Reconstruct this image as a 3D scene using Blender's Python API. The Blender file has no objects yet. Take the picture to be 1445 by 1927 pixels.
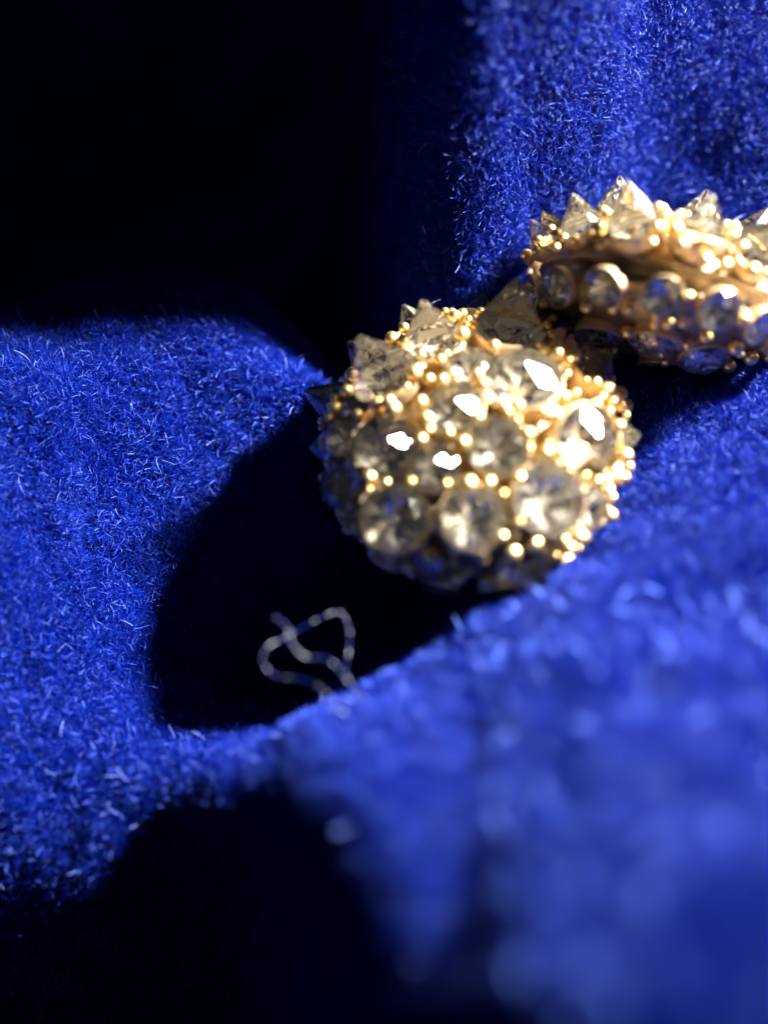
import bpy, math, random
import numpy as np
from mathutils import Vector, Matrix

MM = 0.001
S = bpy.context.scene
COL = S.collection
rng = random.Random(7)
nrg = np.random.default_rng(11)

# ------------------------------------------------------------------ camera
PITCH = math.radians(50)
BACK = np.array([0, -math.cos(PITCH), math.sin(PITCH)])
UP = np.array([0, math.sin(PITCH), math.cos(PITCH)])
CAM = 57.0 * BACK                      # millimetres
KPX = math.tan(math.radians(27.5)) / 963.5
cd = bpy.data.cameras.new('camera')
cam = bpy.data.objects.new('camera', cd)
COL.objects.link(cam)
cam.location = Vector(CAM * MM)
cam.rotation_euler = (math.radians(40), 0, 0)
cd.sensor_fit = 'VERTICAL'
cd.sensor_height = 36.0
cd.lens = 18.0 / math.tan(math.radians(27.5))
cd.clip_start = 0.001
cd.clip_end = 5.0
cd.dof.use_dof = True
cd.dof.focus_distance = 0.0576
cd.dof.aperture_fstop = 8.8
S.camera = cam

# ------------------------------------------------------------------ dark room, one small bright lamp
W = bpy.data.worlds.new('World')
S.world = W
W.use_nodes = True
bg = W.node_tree.nodes['Background']
bg.inputs['Color'].default_value = (0.35, 0.40, 0.62, 1)
bg.inputs['Strength'].default_value = 0.05

LDIR = np.array([0.69, 0.31, 0.66]); LDIR /= np.linalg.norm(LDIR)
LTGT = np.array([3.0, -2.0, 2.0])
ld = bpy.data.lights.new('torch_light', 'SPOT')
ld.energy = 11.5
ld.color = (1.0, 0.95, 0.86)
ld.shadow_soft_size = 0.0075
ld.spot_size = math.radians(34)
ld.spot_blend = 1.0
lo = bpy.data.objects.new('torch_light', ld)
COL.objects.link(lo)
lo.location = Vector((LTGT + LDIR * 150) * MM)
lo.rotation_euler = Vector(-LDIR).to_track_quat('-Z', 'Y').to_euler()

S.view_settings.view_transform = 'Standard'
S.view_settings.look = 'None'
S.view_settings.exposure = 0.0
S.view_settings.gamma = 1.0
S.cycles.max_bounces = 8
S.cycles.diffuse_bounces = 2
S.cycles.glossy_bounces = 4
S.cycles.transparent_max_bounces = 12
S.cycles.sample_clamp_indirect = 4.0
S.cycles.use_denoising = True
S.cycles_curves.shape = 'THICK'

# ------------------------------------------------------------------ helpers
def tag(o, label=None, cat=None, group=None, kind=None):
    if label: o['label'] = label
    if cat: o['category'] = cat
    if group: o['group'] = group
    if kind: o['kind'] = kind
    return o

def empty(name, loc, rot=None):
    o = bpy.data.objects.new(name, None)
    o.empty_display_size = 0.005
    COL.objects.link(o)
    o.location = Vector(loc) * MM
    if rot is not None: o.rotation_euler = rot
    return o

def mesh(name, verts, faces, smooth=False):
    me = bpy.data.meshes.new(name)
    me.from_pydata([tuple(c * MM for c in v) for v in verts], [], faces)
    me.update()
    if smooth:
        me.polygons.foreach_set('use_smooth', [True] * len(me.polygons))
    return me

def obj(name, me, mat, parent=None, mtx=None):
    if mat and not me.materials: me.materials.append(mat)
    o = bpy.data.objects.new(name, me)
    COL.objects.link(o)
    if parent: o.parent = parent
    if mtx is not None: o.matrix_local = mtx
    return o

def material(name):
    m = bpy.data.materials.new(name)
    m.use_nodes = True
    return m, m.node_tree.nodes, m.node_tree.links, m.node_tree.nodes['Principled BSDF']

# ------------------------------------------------------------------ materials
def mat_fur(name='blue plush fibre', tip=False):
    m, n, l, p = material(name)
    inf = n.new('ShaderNodeHairInfo')
    ramp = n.new('ShaderNodeValToRGB')
    ramp.color_ramp.elements[0].color = (0.001, 0.007, 0.15, 1)
    ramp.color_ramp.elements[1].color = (0.003, 0.016, 0.40, 1)
    e = ramp.color_ramp.elements.new(0.955); e.color = (0.002, 0.018, 0.35, 1)
    e = ramp.color_ramp.elements.new(0.97); e.color = (0.02, 0.05, 0.6, 1)
    ramp.color_ramp.elements[3].color = (0.08, 0.14, 0.75, 1)  # the few palest strands are glints put into the colour
    l.new(inf.outputs['Random'], ramp.inputs['Fac'])
    l.new(ramp.outputs['Color'], p.inputs['Base Color'])
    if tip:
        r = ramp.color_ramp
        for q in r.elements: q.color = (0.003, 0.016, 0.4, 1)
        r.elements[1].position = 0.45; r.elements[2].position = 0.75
        for q in (2, 3): r.elements[q].color = (0.08, 0.15, 0.78, 1)  # pale outer half: a glint painted on the strand
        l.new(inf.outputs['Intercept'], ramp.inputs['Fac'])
    p.inputs['Roughness'].default_value = 0.3
    p.inputs['Specular IOR Level'].default_value = 0.5
    p.inputs['Specular Tint'].default_value = (0.25, 0.41, 1.0, 1)
    return m

def mat_backing():
    m, n, l, p = material('blue woven backing')
    tc = n.new('ShaderNodeTexCoord'); nz = n.new('ShaderNodeTexNoise')
    nz.inputs['Scale'].default_value = 900
    l.new(tc.outputs['Object'], nz.inputs['Vector'])
    ramp = n.new('ShaderNodeValToRGB')
    ramp.color_ramp.elements[0].color = (0.001, 0.003, 0.10, 1)
    ramp.color_ramp.elements[1].color = (0.002, 0.006, 0.22, 1)
    l.new(nz.outputs['Fac'], ramp.inputs['Fac'])
    l.new(ramp.outputs['Color'], p.inputs['Base Color'])
    p.inputs['Roughness'].default_value = 0.9
    p.inputs['Specular IOR Level'].default_value = 0.1
    return m

def mat_gold(name, col, rough, scale=1400, bump=0.25, metal=1.0):
    m, n, l, p = material(name)
    tc = n.new('ShaderNodeTexCoord'); nz = n.new('ShaderNodeTexNoise')
    nz.inputs['Scale'].default_value = scale
    nz.inputs['Detail'].default_value = 3
    l.new(tc.outputs['Object'], nz.inputs['Vector'])
    mr = n.new('ShaderNodeMapRange')
    mr.inputs['To Min'].default_value = rough * 0.7
    mr.inputs['To Max'].default_value = rough * 1.4
    l.new(nz.outputs['Fac'], mr.inputs['Value'])
    l.new(mr.outputs['Result'], p.inputs['Roughness'])
    bp = n.new('ShaderNodeBump'); bp.inputs['Strength'].default_value = bump
    bp.inputs['Distance'].default_value = 0.0001
    l.new(nz.outputs['Fac'], bp.inputs['Height'])
    l.new(bp.outputs['Normal'], p.inputs['Normal'])
    p.inputs['Base Color'].default_value = (*col, 1)
    p.inputs['Metallic'].default_value = metal
    return m

def mat_crystal():
    """clear cut glass: Fresnel mirror over a lightly tinted clear body"""
    m, n, l, p = material('champagne cut crystal')
    out = n['Material Output']
    n.remove(p)
    tr = n.new('ShaderNodeBsdfTransparent'); tr.inputs['Color'].default_value = (0.98, 0.96, 0.92, 1)
    gl = n.new('ShaderNodeBsdfGlossy'); gl.inputs['Roughness'].default_value = 0.06
    df = n.new('ShaderNodeBsdfRefraction'); df.inputs['Color'].default_value = (1.0, 0.99, 0.96, 1)
    df.inputs['IOR'].default_value = 1.52; df.inputs['Roughness'].default_value = 0.0
    fr = n.new('ShaderNodeFresnel'); fr.inputs['IOR'].default_value = 1.85
    m1 = n.new('ShaderNodeMixShader'); m1.inputs['Fac'].default_value = 0.5
    l.new(tr.outputs[0], m1.inputs[1]); l.new(df.outputs[0], m1.inputs[2])
    m2 = n.new('ShaderNodeMixShader')
    l.new(fr.outputs[0], m2.inputs['Fac'])
    l.new(m1.outputs[0], m2.inputs[1]); l.new(gl.outputs[0], m2.inputs[2])
    l.new(m2.outputs[0], out.inputs['Surface'])
    return m

FUR = mat_fur()
NEAR_GLINT = mat_fur('pale fluff', True)
for _e in NEAR_GLINT.node_tree.nodes['Color Ramp'].color_ramp.elements: _e.color = (0.13, 0.23, 0.90, 1)  # pale tufts on the near fold: blurred glints painted as colour
TIP_GLINT = mat_fur('paler guard fibre', True)  # glints painted on the tips of the longer strands
GLINT = mat_fur('pale lint fibre', True)
for _e in GLINT.node_tree.nodes['Color Ramp'].color_ramp.elements: _e.color = (0.17, 0.24, 0.82, 1)  # sparse bright strands: glints put into the fibre colour
BACKING = mat_backing()
GOLD = mat_gold('pale gold plating', (0.78, 0.60, 0.36), 0.48, metal=0.85)
BEADGOLD = mat_gold('polished gold bead', (1.0, 0.73, 0.31), 0.40, 900, 0.1)
FOIL = mat_gold('champagne foil', (1.0, 0.94, 0.80), 0.30, 700, 0.2, metal=0.12)
MIRROR = mat_gold('silver mirror backing', (0.86, 0.85, 0.84), 0.10, 500, 0.1)
DARKGOLD = mat_gold('dark gold shell', (0.36, 0.28, 0.18), 0.5, 900, 0.6)  # darker gold for dome, back shell and rim
CRYSTAL = mat_crystal()
THREAD, _tn, _tl, _tp = material('blue fibre with painted glints')
_noi = _tn.new('ShaderNodeTexNoise'); _noi.inputs['Scale'].default_value = 11
_tr = _tn.new('ShaderNodeValToRGB')
_tr.color_ramp.elements[0].position = 0.52; _tr.color_ramp.elements[1].position = 0.66
_tr.color_ramp.elements[0].color = (0.004, 0.01, 0.10, 1); _tr.color_ramp.elements[1].color = (0.42, 0.45, 0.55, 1)  # pale spots along the dark blue fibre are painted glints
_tl.new(_noi.outputs['Fac'], _tr.inputs['Fac']); _tl.new(_tr.outputs['Color'], _tp.inputs['Base Color'])
_tp.inputs['Roughness'].default_value = 0.3
_tp.inputs['Specular IOR Level'].default_value = 0.3

# ------------------------------------------------------------------ the plush cloth: folds
CTRL = [(10.9, -29.8, 12.8), (5.8, -29.7, 12.3), (14.1, -21.5, 9.4), (7.6, -20.9, 8.0), (2.9, -19.2, 4.1), (3.4, -26.2, 6.5),
        (2.5, -22.7, 4.5), (-0.6, -15.4, 1.5), (-4.7, -16.3, -1.2), (-7.9, -15.4, -3.8), (-4.0, -18.3, -0.7), (-1.9, -20.7, 0.9),
        (-0.9, -23.5, 1.9), (-0.1, -26.4, 3.3), (4.6, -11.3, 2.3), (9.9, -8.6, 3.9), (14.5, -4.6, 3.9), (19.8, 0.6, 4.4),
        (17.6, -12.1, 5.5), (-0.6, -12.4, -0.6), (4.8, -8.9, 1.7), (-3.9, 7.1, 2.7), (-13.5, 2.8, -0.2), (-21.7, 0.5, 2.4),
        (-23.0, 8.9, 4.9), (-19.0, -3.5, -2.3), (-15.8, -8.4, -5.8), (-12.2, -14.2, -7.1), (-18.2, -13.9, -7.8), (-21.1, -11.7, -5.9),
        (-14.3, 13.5, 4.1), (-8.1, 11.6, 3.9), (-8.9, 6.3, 0.8), (-9.8, 1.0, -3.1), (-12.5, -3.3, -5.4), (-16.8, -14.5, -8.6),
        (-21.2, -15.1, -9.2), (-13.7, -14.8, -7.8), (-22.0, -18.8, -14.8), (-22.8, -21.7, -20.2), (-17.4, -17.3, -11.3), (-13.8, -17.3, -10.5),
        (-14.2, -19.2, -14.5), (-14.9, -21.7, -20.2), (-8.5, -17.4, -7.9), (-8.0, -19.7, -12.6), (-8.5, -21.8, -19.6), (-5.4, -18.8, -6.4),
        (-4.6, -21.3, -8.1), (-3.8, -24.1, -9.8), (22.0, 6.1, 4.5),
        # the tall fold behind the earrings, unseen top raised to shade left mound
        (3.0, 13.2, 5.5), (9, 15, 5.5), (3.0, 15.4, 14), (3.8, 17, 22), (4.6, 17.8, 32), (9, 17, 12), (9.5, 18, 18), (10, 19.5, 28), (14, 19, 11), (14, 21, 16), (14.5, 23, 20),
        (17, 20, 9), (18, 23, 13), (22, 18, 8.5), (23, 22, 12), (24, 26, 17), (30, 22, 13), (6, 22, 44), (13, 26, 36), (4, 30, 44), (26, 34, 20),
        (-0.6, 18, 0), (0, 22, 6), (-0.5, 28, 6), (-1.5, 15, -6),
        # gap between the left mound and that fold
        (-0.5, 9, -4), (-1.6, 12, -4), (-3, 15, -3), (-2, 20, -8), (-8, 18, 0), (-15, 20, 1), (-24, 18, 0), (-15, 27, -8), (-6, 26, -9), (-26, 28, -13), (-34, 22, -8),
        # hollow under the front earring and in front of it
        (0, -3, -9), (5, 1, -6), (-4, -6, -10), (4, -5, -6.5), (-7, -8, -10), (10, 4, -1.5), (13.5, 4, 1.8), (18, 5, 3.6), (15, 10, 2.4), (2, 6, -6),
        # far side of the upper left hollow
        (-6, 45, -14), (-20, 45, -22), (-42, 40, -26), (-10, 65, -16), (-35, 65, -28), (-60, 60, -28),
        # surroundings
        (-38, 5, 3), (-40, -20, -12), (-30, -34, -22), (-12, -36, -24), (2, -38, -6), (35, -25, 9), (35, 0, 6), (38, 25, 14), (40, 60, 14), (15, 70, 12), (20, -40, 12), (-20, -45, -24),
        (-20, 110, 6), (-70, 110, 6), (30, 110, 10), (-70, 10, 2)]
CP = np.array(CTRL, float)
RB = 2.5
def _phi(d2): return np.sqrt(d2 + RB * RB)
_d2 = ((CP[:, None, :2] - CP[None, :, :2]) ** 2).sum(-1)
_n = len(CP)
_A = np.zeros((_n + 3, _n + 3))
_A[:_n, :_n] = _phi(_d2) - 0.35 * np.eye(_n)
_A[:_n, _n] = 1; _A[:_n, _n + 1:] = CP[:, :2]
_A[_n, :_n] = 1; _A[_n + 1:, :_n] = CP[:, :2].T
_w = np.linalg.solve(_A, np.concatenate([CP[:, 2], [0, 0, 0]]))

def _grid_noise(x, y, cell, seed):
    g = np.random.default_rng(seed).uniform(-1, 1, (64, 64))
    fx, fy = x / cell + 300.0, y / cell + 300.0
    ix, iy = np.floor(fx).astype(int), np.floor(fy).astype(int)
    tx, ty = fx - ix, fy - iy
    tx = tx * tx * (3 - 2 * tx); ty = ty * ty * (3 - 2 * ty)
    a = g[ix % 64, iy % 64]; b = g[(ix + 1) % 64, iy % 64]
    c = g[ix % 64, (iy + 1) % 64]; d = g[(ix + 1) % 64, (iy + 1) % 64]
    return (a * (1 - tx) + b * tx) * (1 - ty) + (c * (1 - tx) + d * tx) * ty

def height(x, y):
    x = np.asarray(x, float); y = np.asarray(y, float)
    sh = x.shape
    x = x.ravel(); y = y.ravel()
    z = np.empty_like(x)
    for i in range(0, len(x), 20000):
        xs, ys = x[i:i + 20000], y[i:i + 20000]
        ph = _phi((xs[:, None] - CP[None, :, 0]) ** 2 + (ys[:, None] - CP[None, :, 1]) ** 2)
        z[i:i + 20000] = ph @ _w[:_n] + _w[_n] + xs * _w[_n + 1] + ys * _w[_n + 2]
    z += 0.35 * _grid_noise(x, y, 5.0, 3) + 0.32 * _grid_noise(x, y, 2.1, 4) + 0.12 * _grid_noise(x, y, 1.1, 8)
    return z.reshape(sh)

X0, X1, Y0, Y1, ST = -70.0, 50.0, -44.0, 120.0, 0.5
gx = np.arange(X0, X1 + 1e-6, ST); gy = np.arange(Y0, Y1 + 1e-6, ST)
GX, GY = np.meshgrid(gx, gy, indexing='ij')
GZ = height(GX, GY)
nx, ny = GX.shape
vs = np.stack([GX, GY, GZ], -1).reshape(-1, 3)
idx = np.arange(nx * ny).reshape(nx, ny)
quads = np.stack([idx[:-1, :-1], idx[1:, :-1], idx[1:, 1:], idx[:-1, 1:]], -1).reshape(-1, 4)
cloth_me = mesh('plush_cloth', vs.tolist(), quads.tolist(), True)
cloth = tag(obj('plush_cloth', cloth_me, BACKING), 'royal blue plush cloth lying in soft folds under the earrings', kind='structure')

DZX = np.gradient(GZ, ST, axis=0); DZY = np.gradient(GZ, ST, axis=1)
def sample(F, x, y):
    fx = np.clip((x - X0) / ST, 0, nx - 1.001); fy = np.clip((y - Y0) / ST, 0, ny - 1.001)
    ix = fx.astype(int); iy = fy.astype(int); tx = fx - ix; ty = fy - iy
    return ((F[ix, iy] * (1 - tx) + F[ix + 1, iy] * tx) * (1 - ty)
            + (F[ix, iy + 1] * (1 - tx) + F[ix + 1, iy + 1] * tx) * ty)

# ------------------------------------------------------------------ the pile: one strand per fibre
def grow(name, density, lmin, lmax, rad, seed, lay_amt, curl, K=5, zlift=0.0, mat=None, where=None):
    g = np.random.default_rng(seed)
    mx = 4.0
    N = int((X1 - X0) * (Y1 - Y0) * density * 2.6)
    x = g.uniform(X0, X1, N); y = g.uniform(Y0, Y1, N)
    sx, sy = sample(DZX, x, y), sample(DZY, x, y)
    z = sample(GZ, x, y)
    p = np.stack([x, y, z], -1)
    v = p - CAM
    d = -(v @ BACK)
    px = v[:, 0] / d / KPX; py = (v @ UP) / d / KPX
    inside = (np.abs(px) < 722 * 1.28) & (np.abs(py) < 963 * 1.2) & (d > 5)
    area = np.sqrt(1 + sx * sx + sy * sy)
    dens = np.clip((62.0 / d) ** 1.2, 0.3, 1.2)           # thinner where it is far away
    if where is not None: inside &= where(x, y)
    keep = inside & (g.uniform(0, 1, N) < np.clip(area * dens / 2.6, 0, 1))
    x, y, z, sx, sy, p = x[keep], y[keep], z[keep], sx[keep], sy[keep], p[keep]
    n = len(x)
    nrm = np.stack([-sx, -sy, np.ones(n)], -1); nrm /= np.linalg.norm(nrm, axis=1)[:, None]
    # lay of the pile: a slowly turning direction, with small tufts that lean together
    a = 1.5 * _grid_noise(x, y, 9.0, 21) + 1.1 * _grid_noise(x, y, 1.6, 22) + 0.7 * _grid_noise(x, y, 0.55, 25)
    lay = np.stack([np.cos(a + 2.4), np.sin(a + 2.4), np.zeros(n)], -1)
    jit = g.normal(0, 1, (n, 3))
    amt = lay_amt * np.clip(0.8 + 0.5 * _grid_noise(x, y, 1.1, 23) + 0.9 * _grid_noise(x, y, 4.3, 26), 0.05, 3)[:, None]
    dir0 = nrm + amt * lay + 0.30 * jit
    dir0 /= np.linalg.norm(dir0, axis=1)[:, None]
    dir1 = nrm * 0.35 + 1.2 * amt * lay + curl * g.normal(0, 1, (n, 3))
    dir1 /= np.linalg.norm(dir1, axis=1)[:, None]
    L = g.uniform(lmin, lmax, n) * (1 + 0.25 * _grid_noise(x, y, 1.9, 24))
    t = np.linspace(0, 1, K)
    P = np.empty((n, K, 3))
    P[:, 0] = p + nrm * zlift
    for k in range(1, K):
        m = t[k]
        dd = dir0 * (1 - m) + dir1 * m
        dd /= np.linalg.norm(dd, axis=1)[:, None]
        P[:, k] = P[:, k - 1] + dd * (L / (K - 1))[:, None]
    R = rad * g.uniform(0.7, 1.25, n)[:, None] * (1 - 0.45 * t[None, :] ** 2)
    hc = bpy.data.hair_curves.new(name)
    hc.add_curves([K] * n)
    hc.attributes['position'].data.foreach_set('vector', (P * MM).astype(np.float32).ravel())
    ra = hc.attributes.get('radius') or hc.attributes.new('radius', 'FLOAT', 'POINT')
    ra.data.foreach_set('value', (R * MM).astype(np.float32).ravel())
    hc.materials.append(mat or FUR)
    o = bpy.data.objects.new(name, hc)
    COL.objects.link(o)
    o.parent = cloth
    print(name, n)
    return o

tag(grow('pile', 170, 0.6, 1.15, 0.0135, 5, 0.55, 0.9), kind='stuff')
tag(grow('long_pile', 4.0, 0.8, 1.35, 0.017, 6, 0.7, 1.4, K=8, mat=TIP_GLINT), kind='stuff')

tag(grow('glint', 0.25, 1.0, 1.6, 0.021, 9, 0.6, 1.8, K=9, mat=GLINT), kind='stuff')
tag(grow('near_glint', 0.45, 1.0, 1.6, 0.055, 12, 0.6, 0.5, K=6, mat=NEAR_GLINT, where=lambda x, y: (y < -9) & (x > 4.5)), kind='stuff')

def strand(name, pts, rad, label, mat=FUR):
    """one loose fibre: a smooth tube through the points"""
    P = [Vector(p) for p in pts]
    Q = []
    for i in range(len(P) - 1):
        p0, p1, p2, p3 = P[max(i - 1, 0)], P[i], P[i + 1], P[min(i + 2, len(P) - 1)]
        for s in range(8):
            t = s / 8
            Q.append(0.5 * ((2 * p1) + (p2 - p0) * t + (2 * p0 - 5 * p1 + 4 * p2 - p3) * t * t + (3 * p1 - p0 - 3 * p2 + p3) * t ** 3))
    Q.append(P[-1])
    V, F = [], []
    for i, q in enumerate(Q):
        tg = (Q[min(i + 1, len(Q) - 1)] - Q[max(i - 1, 0)]).normalized()
        a = tg.orthogonal().normalized() if i == 0 else (a - tg * a.dot(tg)).normalized()
        bb = tg.cross(a)
        rr = rad * (1 if 0 < i < len(Q) - 1 else 0.4)
        for k in range(6):
            th = k * math.pi / 3
            V.append(tuple(q + (a * math.cos(th) + bb * math.sin(th)) * rr))
        if i:
            o = (i - 1) * 6
            for k in range(6):
                F.append((o + k, o + (k + 1) % 6, o + 6 + (k + 1) % 6, o + 6 + k))
    return tag(obj(name, mesh(name, V, F, True), mat), label, 'fibre', 'loose fibres of the plush')

# ------------------------------------------------------------------ crystals and settings (unit: stone radius = 1)
def pointed_crown(apex=0.95, nside=8, tip=0.10):
    V, F = [], []
    N = nside * 2
    for k in range(N):                               # girdle, lower and upper edge
        a = 2 * math.pi * k / N
        V.append((math.cos(a), math.sin(a), -0.10))
    for k in range(N):
        a = 2 * math.pi * k / N
        V.append((math.cos(a), math.sin(a), 0.04))
    m0 = len(V)
    for k in range(nside):                           # break line
        a = 2 * math.pi * (k + 0.5) / nside
        V.append((0.66 * math.cos(a), 0.66 * math.sin(a), 0.04 + (apex - 0.04) * 0.39 / (1 - tip)))
    t0 = len(V)
    for k in range(nside):
        a = 2 * math.pi * k / nside
        V.append((tip * math.cos(a), tip * math.sin(a), apex))
    for k in range(N):
        j = (k + 1) % N
        F.append((k, j, N + j, N + k))
    for k in range(nside):
        i0, i1, i2 = N + 2 * k, N + 2 * k + 1, N + (2 * k + 2) % N
        mk, mp = m0 + k, m0 + (k - 1) % nside
        F.append((i0, i1, mk)); F.append((i1, i2, mk))
        F.append((i0, mk, t0 + k, mp))               # long kite up to the point
        F.append((mk, t0 + (k + 1) % nside, t0 + k))
    F.append(tuple(t0 + k for k in range(nside)))
    return V, F

def table_crown(h=0.42, rt=0.56, nside=8):
    V, F = [], []
    N = nside * 2
    for z in (-0.10, 0.04):
        for k in range(N):
            a = 2 * math.pi * k / N
            V.append((math.cos(a), math.sin(a), z))
    m0 = len(V)
    for k in range(nside):
        a = 2 * math.pi * (k + 0.5) / nside
        V.append((0.80 * math.cos(a), 0.80 * math.sin(a), 0.04 + (h - 0.04) * 0.58))
    t0 = len(V)
    for k in range(nside):
        a = 2 * math.pi * k / nside
        V.append((rt * math.cos(a), rt * math.sin(a), h))
    for k in range(N):
        j = (k + 1) % N
        F.append((k, j, N + j, N + k))
    for k in range(nside):
        i0, i1, i2 = N + 2 * k, N + 2 * k + 1, N + (2 * k + 2) % N
        mk, mp = m0 + k, m0 + (k - 1) % nside
        F.append((i0, i1, mk)); F.append((i1, i2, mk))
        F.append((i0, mk, t0 + k, mp))
        F.append((mk, t0 + (k + 1) % nside, t0 + k))
    F.append(tuple(t0 + k for k in range(nside)))
    return V, F

def foil_cone(nside=12, depth=0.5):
    """mirrored back of the stone, cut into many small uneven facets, seen from inside"""
    g = random.Random(4)
    V, F = [], []
    rings = [(0.985, 0.0), (0.74, 0.30), (0.46, 0.58), (0.20, 0.86)]
    for i, (r, h) in enumerate(rings):
        for k in range(nside):
            a = 2 * math.pi * (k + 0.5 * (i % 2)) / nside
            j = 0.0 if i == 0 else 0.07
            V.append((r * math.cos(a) + g.uniform(-j, j), r * math.sin(a) + g.uniform(-j, j), -0.09 - depth * h + g.uniform(-j, j)))
    V.append((0, 0, -0.09 - depth))
    for i in range(len(rings) - 1):
        o, q = i * nside, (i + 1) * nside
        for k in range(nside):
            j = (k + 1) % nside
            if i % 2 == 0:
                F.append((o + k, o + j, q + k)); F.append((o + j, q + j, q + k))
            else:
                F.append((o + k, o + j, q + j)); F.append((o + k, q + j, q + k))
    o = (len(rings) - 1) * nside
    for k in range(nside):
        F.append((o + k, o + (k + 1) % nside, len(V) - 1))
    return V, F

def cup(n=40, lobes=20):
    """metal collar with a milled lip round the girdle"""
    V, F = [], []
    prof = [(0.62, -0.95), (1.0, -0.42), (1.035, -0.08), (1.03, 0.0), (1.01, 0.02), (0.995, -0.04)]
    for k in range(n):
        a = 2 * math.pi * k / n
        w = 0.014 * math.cos(lobes * a)
        for i, (r, z) in enumerate(prof):
            q = r + (w if i in (2, 3) else 0)
            V.append((q * math.cos(a), q * math.sin(a), z))
    m = len(prof)
    for k in range(n):
        j = (k + 1) % n
        for i in range(m - 1):
            F.append((k * m + i, j * m + i, j * m + i + 1, k * m + i + 1))
    return V, F

def sphere(nu=14, nv=9):
    V, F = [(0, 0, 1)], []
    for i in range(1, nv):
        th = math.pi * i / nv
        for k in range(nu):
            a = 2 * math.pi * k / nu
            V.append((math.sin(th) * math.cos(a), math.sin(th) * math.sin(a), math.cos(th)))
    V.append((0, 0, -1))
    for k in range(nu):
        F.append((0, 1 + k, 1 + (k + 1) % nu))
    for i in range(nv - 2):
        for k in range(nu):
            a0 = 1 + i * nu
            F.append((a0 + k, a0 + nu + k, a0 + nu + (k + 1) % nu, a0 + (k + 1) % nu))
    l = len(V) - 1
    for k in range(nu):
        F.append((l, l - nu + (k + 1) % nu, l - nu + k))
    return V, F

ME_POINT = mesh('pointed_crystal', *pointed_crown()); ME_POINT.materials.append(CRYSTAL)
ME_SPIKE = mesh('tall_crystal', *pointed_crown(1.5, 8, 0.07)); ME_SPIKE.materials.append(CRYSTAL)
ME_LOW = mesh('low_crystal', *pointed_crown(0.55, 8, 0.16)); ME_LOW.materials.append(CRYSTAL)
ME_TABLE = mesh('table_crystal', *table_crown()); ME_TABLE.materials.append(CRYSTAL)
ME_FOIL = mesh('foil_back', *foil_cone()); ME_FOIL.materials.append(FOIL); ME_FOIL.materials.append(MIRROR)
for _i, _p in enumerate(ME_FOIL.polygons): _p.material_index = 0 if (_i < 24 and _i % 6) or _i % 4 == 0 else 1
ME_CUP = mesh('collar', *cup(), smooth=True); ME_CUP.materials.append(GOLD)
ME_BEAD = mesh('bead', *sphere(), smooth=True); ME_BEAD.materials.append(BEADGOLD)

def frame(pos, nrm, spin=0.0, s=1.0):
    z = Vector(nrm).normalized()
    ref = Vector((0, 1, 0)) if abs(z.y) < 0.9 else Vector((1, 0, 0))
    x = ref.cross(z).normalized(); y = z.cross(x)
    R = Matrix((x, y, z)).transposed() @ Matrix.Rotation(spin, 3, 'Z')
    M = (R * s).to_4x4()
    M.translation = Vector(pos) * MM
    return M

def lathe(prof, n=64, wob=0.0, lob=18):
    V, F = [], []
    m = len(prof)
    for k in range(n):
        a = 2 * math.pi * k / n
        for (r, z) in prof:
            q = r * (1 + wob * math.cos(lob * a))
            V.append((q * math.cos(a), q * math.sin(a), z))
    for k in range(n):
        j = (k + 1) % n
        for i in range(m - 1):
            F.append((k * m + i, j * m + i, j * m + i + 1, k * m + i + 1))
    return V, F

# the dome is an ellipsoid cap: radius RD, height HD above the groove; the back is a shallower one
RD, HD, HB = 8.0, 3.7, 2.7
def dome_point(az, q, up=True):
    """q 0..1 from pole to rim; returns point and outward normal in the earring's own frame (mm)"""
    th = q * math.pi / 2
    h = HD if up else HB
    s = 1 if up else -1
    r = RD * math.sin(th); z = s * h * math.cos(th)
    p = Vector((r * math.cos(az), r * math.sin(az), z + s * 0.85))
    n = Vector((math.sin(th) * math.cos(az) / RD, math.sin(th) * math.sin(az) / RD, s * math.cos(th) / h)).normalized()
    return p, n

CR = {'s': ME_SPIKE, 'p': ME_POINT, 'l': ME_LOW, 't': ME_TABLE}

def add_stone(root, pos, nrm, rad, kind, spin):
    c = obj('stone_setting', ME_CUP, None, root, frame(pos, nrm, spin, rad))
    k = bpy.data.objects.new('crystal', CR[kind]); COL.objects.link(k); k.parent = c
    f = bpy.data.objects.new('foil_back', ME_FOIL); COL.objects.link(f); f.parent = c
    return c

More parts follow.
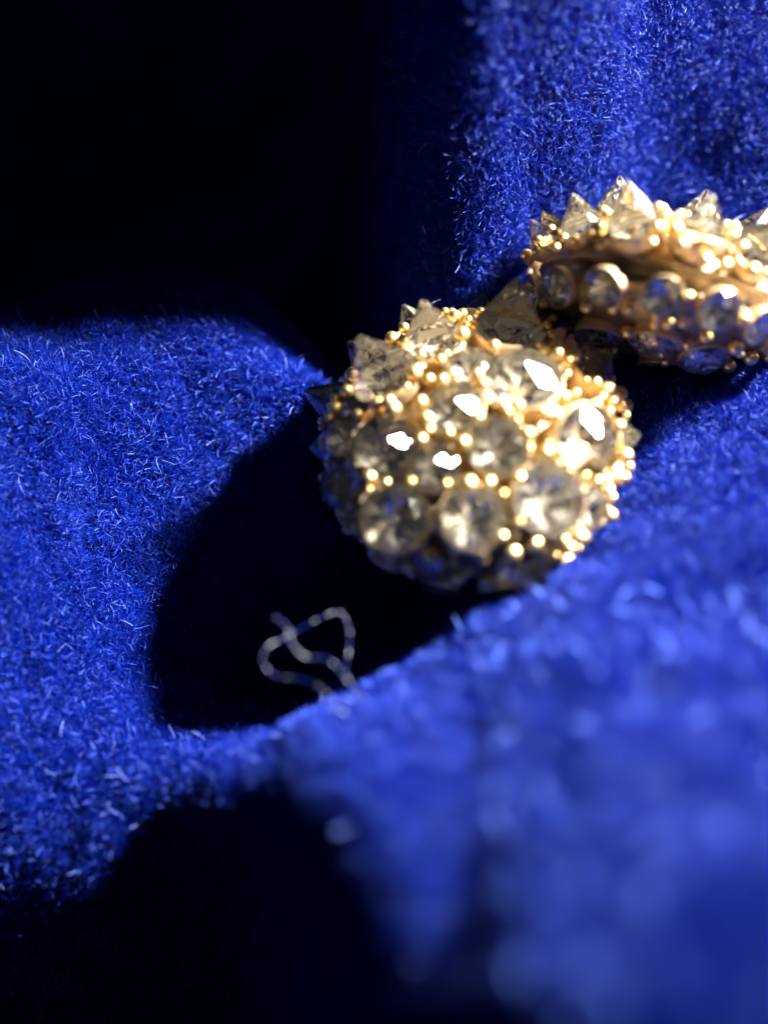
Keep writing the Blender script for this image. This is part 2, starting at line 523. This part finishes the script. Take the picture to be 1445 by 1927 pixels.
def earring(name, loc, axis, label, stones, seed, size=1.0):
    R = random.Random(seed)
    root = empty(name, loc)
    root.matrix_world = frame(loc, axis, 0, size)
    tag(root, label, 'earring', 'pair of crystal earrings')
    pr = [((RD - 0.5) * math.sin(i / 8 * math.pi / 2) + 0.01, (HD - 0.95) * math.cos(i / 8 * math.pi / 2) + 0.75) for i in range(9)]
    obj('dome', mesh('dome', *lathe(pr), smooth=True), DARKGOLD, root)
    pb = [((RD - 0.45) * math.sin(i / 8 * math.pi / 2) + 0.01, -(HB - 0.35) * math.cos(i / 8 * math.pi / 2) - 0.75) for i in range(9)]
    obj('back_shell', mesh('back_shell', *lathe(pb[::-1]), smooth=True), DARKGOLD, root)
    rim = [(RD - 0.75, 0.9), (RD - 0.5, 0.85), (RD - 0.4, 0.72), (RD - 0.5, 0.6), (RD - 1.2, 0.5), (RD - 1.3, -0.5),
           (RD - 0.5, -0.6), (RD - 0.4, -0.72), (RD - 0.5, -0.85), (RD - 0.95, -0.9)]
    obj('rim', mesh('rim', *lathe(rim, 96, 0.006, 32), smooth=True), DARKGOLD, root)
    placed = []
    for (x, y, z, a, b, c, rad, kind, sp, side) in stones:
        n = Vector((a, b, c)); p = Vector((x, y, z)) + n * (0.15 if kind != 't' else 0.45)
        add_stone(root, p, n, rad, kind, math.radians(sp))
        placed.append((p, rad, side > 0))
    # the rest of both sides is filled ring by ring
    for up, rings in ((True, ((0.97, 1.45, 's'), (0.55, 1.7, 'l'), (0.72, 1.25, 'p'), (0.2, 1.5, 'l'), (0.95, 1.1, 'p'))),
                      (False, ((0.9, 1.2, 't'), (0.64, 1.35, 't'), (0.36, 1.5, 't'), (0.1, 1.4, 't'), (0.97, 0.9, 'p')))):
        for q, r0, kind in rings:
            a0 = R.uniform(0, 20)
            for k in range(45):
                rad = r0 * R.uniform(0.92, 1.06)
                p, n = dome_point(math.radians(a0 + 8 * k), q, up)
                p += n * 0.15
                if any((p - c).length < (rad + r) * 1.03 for c, r, u in placed if u == up): continue
                m = (n + Vector((R.gauss(0, .08), R.gauss(0, .08), R.gauss(0, .08)))).normalized()
                add_stone(root, p, m, rad, kind, R.uniform(0, 1))
                placed.append((p, rad, up))
    # gold beads in the gaps between the stones
    for up in (True, False):
        tries = 0; beads = []
        want = 190 if up else 60
        while len(beads) < want and tries < 9000:
            tries += 1
            az = R.uniform(0, 2 * math.pi); q = math.sqrt(R.uniform(0.0, 1.0)) * 1.0
            p, n = dome_point(az, q, up)
            p += n * (0.35 if up else 0.0)
            if any((p - c).length < r * (0.9 if up else 1.0) + 0.03 for c, r, u in placed if u == up): continue
            rb = R.choice((0.2, 0.26, 0.32, 0.38, 0.46))
            if any((p - b).length < (rb + r2) * 0.8 for b, r2 in beads): continue
            beads.append((p.copy(), rb))
            obj('bead', ME_BEAD, None, root, frame(p + n * R.uniform(0.05, 0.4 if up else 0.1), n, 0, rb))
    return root

# stones seen best: place, direction, radius, cut, spin, side (in the earring's own frame, millimetres)
E1 = [(-4.32, -5.49, 2.65, 0.143, -0.283, 0.948, 1.96, 't', 0, 1),
      (-0.33, -6.18, 3.2, 0.254, -0.271, 0.928, 1.78, 't', 29, 1),
      (3.52, -5.32, 3.08, 0.356, -0.298, 0.886, 1.96, 't', 0, 1),
      (5.87, -2.09, 3.17, 0.526, -0.538, 0.659, 2.01, 'l', 24, 1),
      (2.84, 1.45, 4.24, 0.048, 0.166, 0.985, 2.26, 'l', 15, 1),
      (-0.82, -0.26, 4.53, 0.017, -0.025, 1.0, 1.62, 'l', 36, 1),
      (-4.56, -1.8, 3.77, 0.05, -0.117, 0.992, 1.91, 'l', 2, 1),
      (-2.04, -3.35, 4.08, 0.026, -0.187, 0.982, 1.39, 'l', 11, 1),
      (1.35, -2.63, 4.29, 0.082, -0.161, 0.983, 1.65, 'l', 4, 1),
      (6.77, 2.9, 2.29, 0.678, 0.291, 0.675, 1.57, 'p', 16, 1),
      (-4.46, 3.04, 3.58, -0.322, 0.22, 0.921, 2.0, 's', 2, 1),
      (-1.66, 4.83, 3.7, -0.117, 0.339, 0.934, 1.8, 's', 32, 1),
      (2.55, 5.48, 3.27, 0.199, 0.426, 0.882, 2.03, 's', 6, 1),
      (-6.79, -0.33, 2.8, -0.224, -0.062, 0.973, 1.21, 't', 25, 1),
      (-6.99, -2.77, 2.11, -0.357, -0.273, 0.893, 1.33, 't', 11, 1),
      (0.15, 2.54, 4.36, 0.009, 0.153, 0.988, 1.32, 'l', 10, 1),
      (5.77, -5.22, 1.71, 0.659, -0.595, 0.461, 1.2, 'p', 10, 1),
      (-6.16, 1.56, 3.1, -0.501, 0.127, 0.856, 1.14, 'l', 15, 1)]
E2 = [(-7.1, 0.57, 2.44, -0.79, -0.105, 0.604, 1.15, 's', 3, 1),
      (-6.76, -2.25, 2.44, -0.609, -0.26, 0.75, 1.35, 's', 30, 1),
      (-4.91, -5.15, 2.44, -0.576, -0.351, 0.738, 1.75, 's', 14, 1),
      (-1.8, -6.89, 2.44, -0.078, -0.331, 0.94, 1.5, 's', 8, 1),
      (1.41, -6.98, 2.44, 0.156, -0.762, 0.628, 1.65, 's', 25, 1),
      (4.52, -5.5, 2.44, 0.419, -0.536, 0.733, 1.4, 's', 10, 1),
      (-7.07, 2.2, 2.25, -0.716, 0.223, 0.662, 1.2, 's', 5, 1),
      (-3.81, -0.33, 4.1, -0.243, -0.021, 0.97, 1.75, 's', 10, 1),
      (0.22, -2.35, 4.39, 0.013, -0.141, 0.99, 1.5, 's', 20, 1),
      (3.0, -3.74, 3.81, 0.205, -0.255, 0.945, 1.6, 's', 33, 1),
      (6.0, -4.35, 2.25, 0.607, -0.44, 0.662, 1.3, 's', 12, 1)]

earring('crystal_earring', (5.06, 2.01, 3.12), (-0.13, -0.2, 0.95),
        'front earring, domed cluster of champagne crystals and gold beads facing up', E1, 3)
earring('crystal_earring', (16.1, 10.44, 6.8), (0.22, 0.72, 0.65),
        'rear earring tipped on edge behind, its pointed crystals upward, cut off by the picture edge', E2, 5, 0.94)
# LOOSE FIBRES: single strands pulled out of the pile (millimetres)
strand('loose_fibre', [(-0.83, -13.12, 1.4), (-1.9, -11.72, 1.26), (-1.79, -10.65, 1.51), (-1.74, -9.47, 2.11), (-2.21, -8.68, 2.5), (-3.01, -8.85, 2.37), (-4.06, -9.37, 2.19), (-4.96, -9.94, 2.1), (-5.76, -10.52, 2.14), (-5.95, -11.23, 1.81), (-5.28, -11.76, 1.49), (-4.23, -11.91, 1.49), (-3.18, -12.31, 1.42), (-1.86, -13.61, 0.98)], 0.034,
       'long curled fibre looping up from the near fold into the dark shadow', THREAD)
strand('loose_fibre', [(-5.43, -9.46, 3.29), (-4.75, -9.98, 3.12), (-4.47, -10.72, 2.75), (-3.82, -11.25, 2.44), (-2.78, -11.38, 2.46), (-1.99, -12.09, 2.25), (-0.82, -13.75, 2.04)], 0.04,
       'shorter kinked fibre crossing inside the curled loop in the dark shadow', THREAD)
strand('loose_fibre', [(0.94, 9.39, 5.53), (1.1, 10.01, 5.92), (1.51, 10.33, 6.06), (2.09, 10.38, 6.1)], 0.014,
       'fine hooked fibre standing at the top left of the front earring', THREAD)
strand('loose_fibre', [(2.2, 9.62, 6.11), (2.39, 10.18, 6.46), (2.84, 10.71, 6.64), (3.36, 11.04, 6.65)], 0.014,
       'fine upright fibre above the topmost left point of the front earring', THREAD)
strand('loose_fibre', [(0.42, 16.47, 7.95), (0.91, 15.67, 7.53), (1.73, 14.83, 7.22), (3.05, 14.48, 6.92), (4.53, 14.15, 6.65)], 0.01,
       'faint long arching fibre crossing the dark hollow left of the rear fold', THREAD)
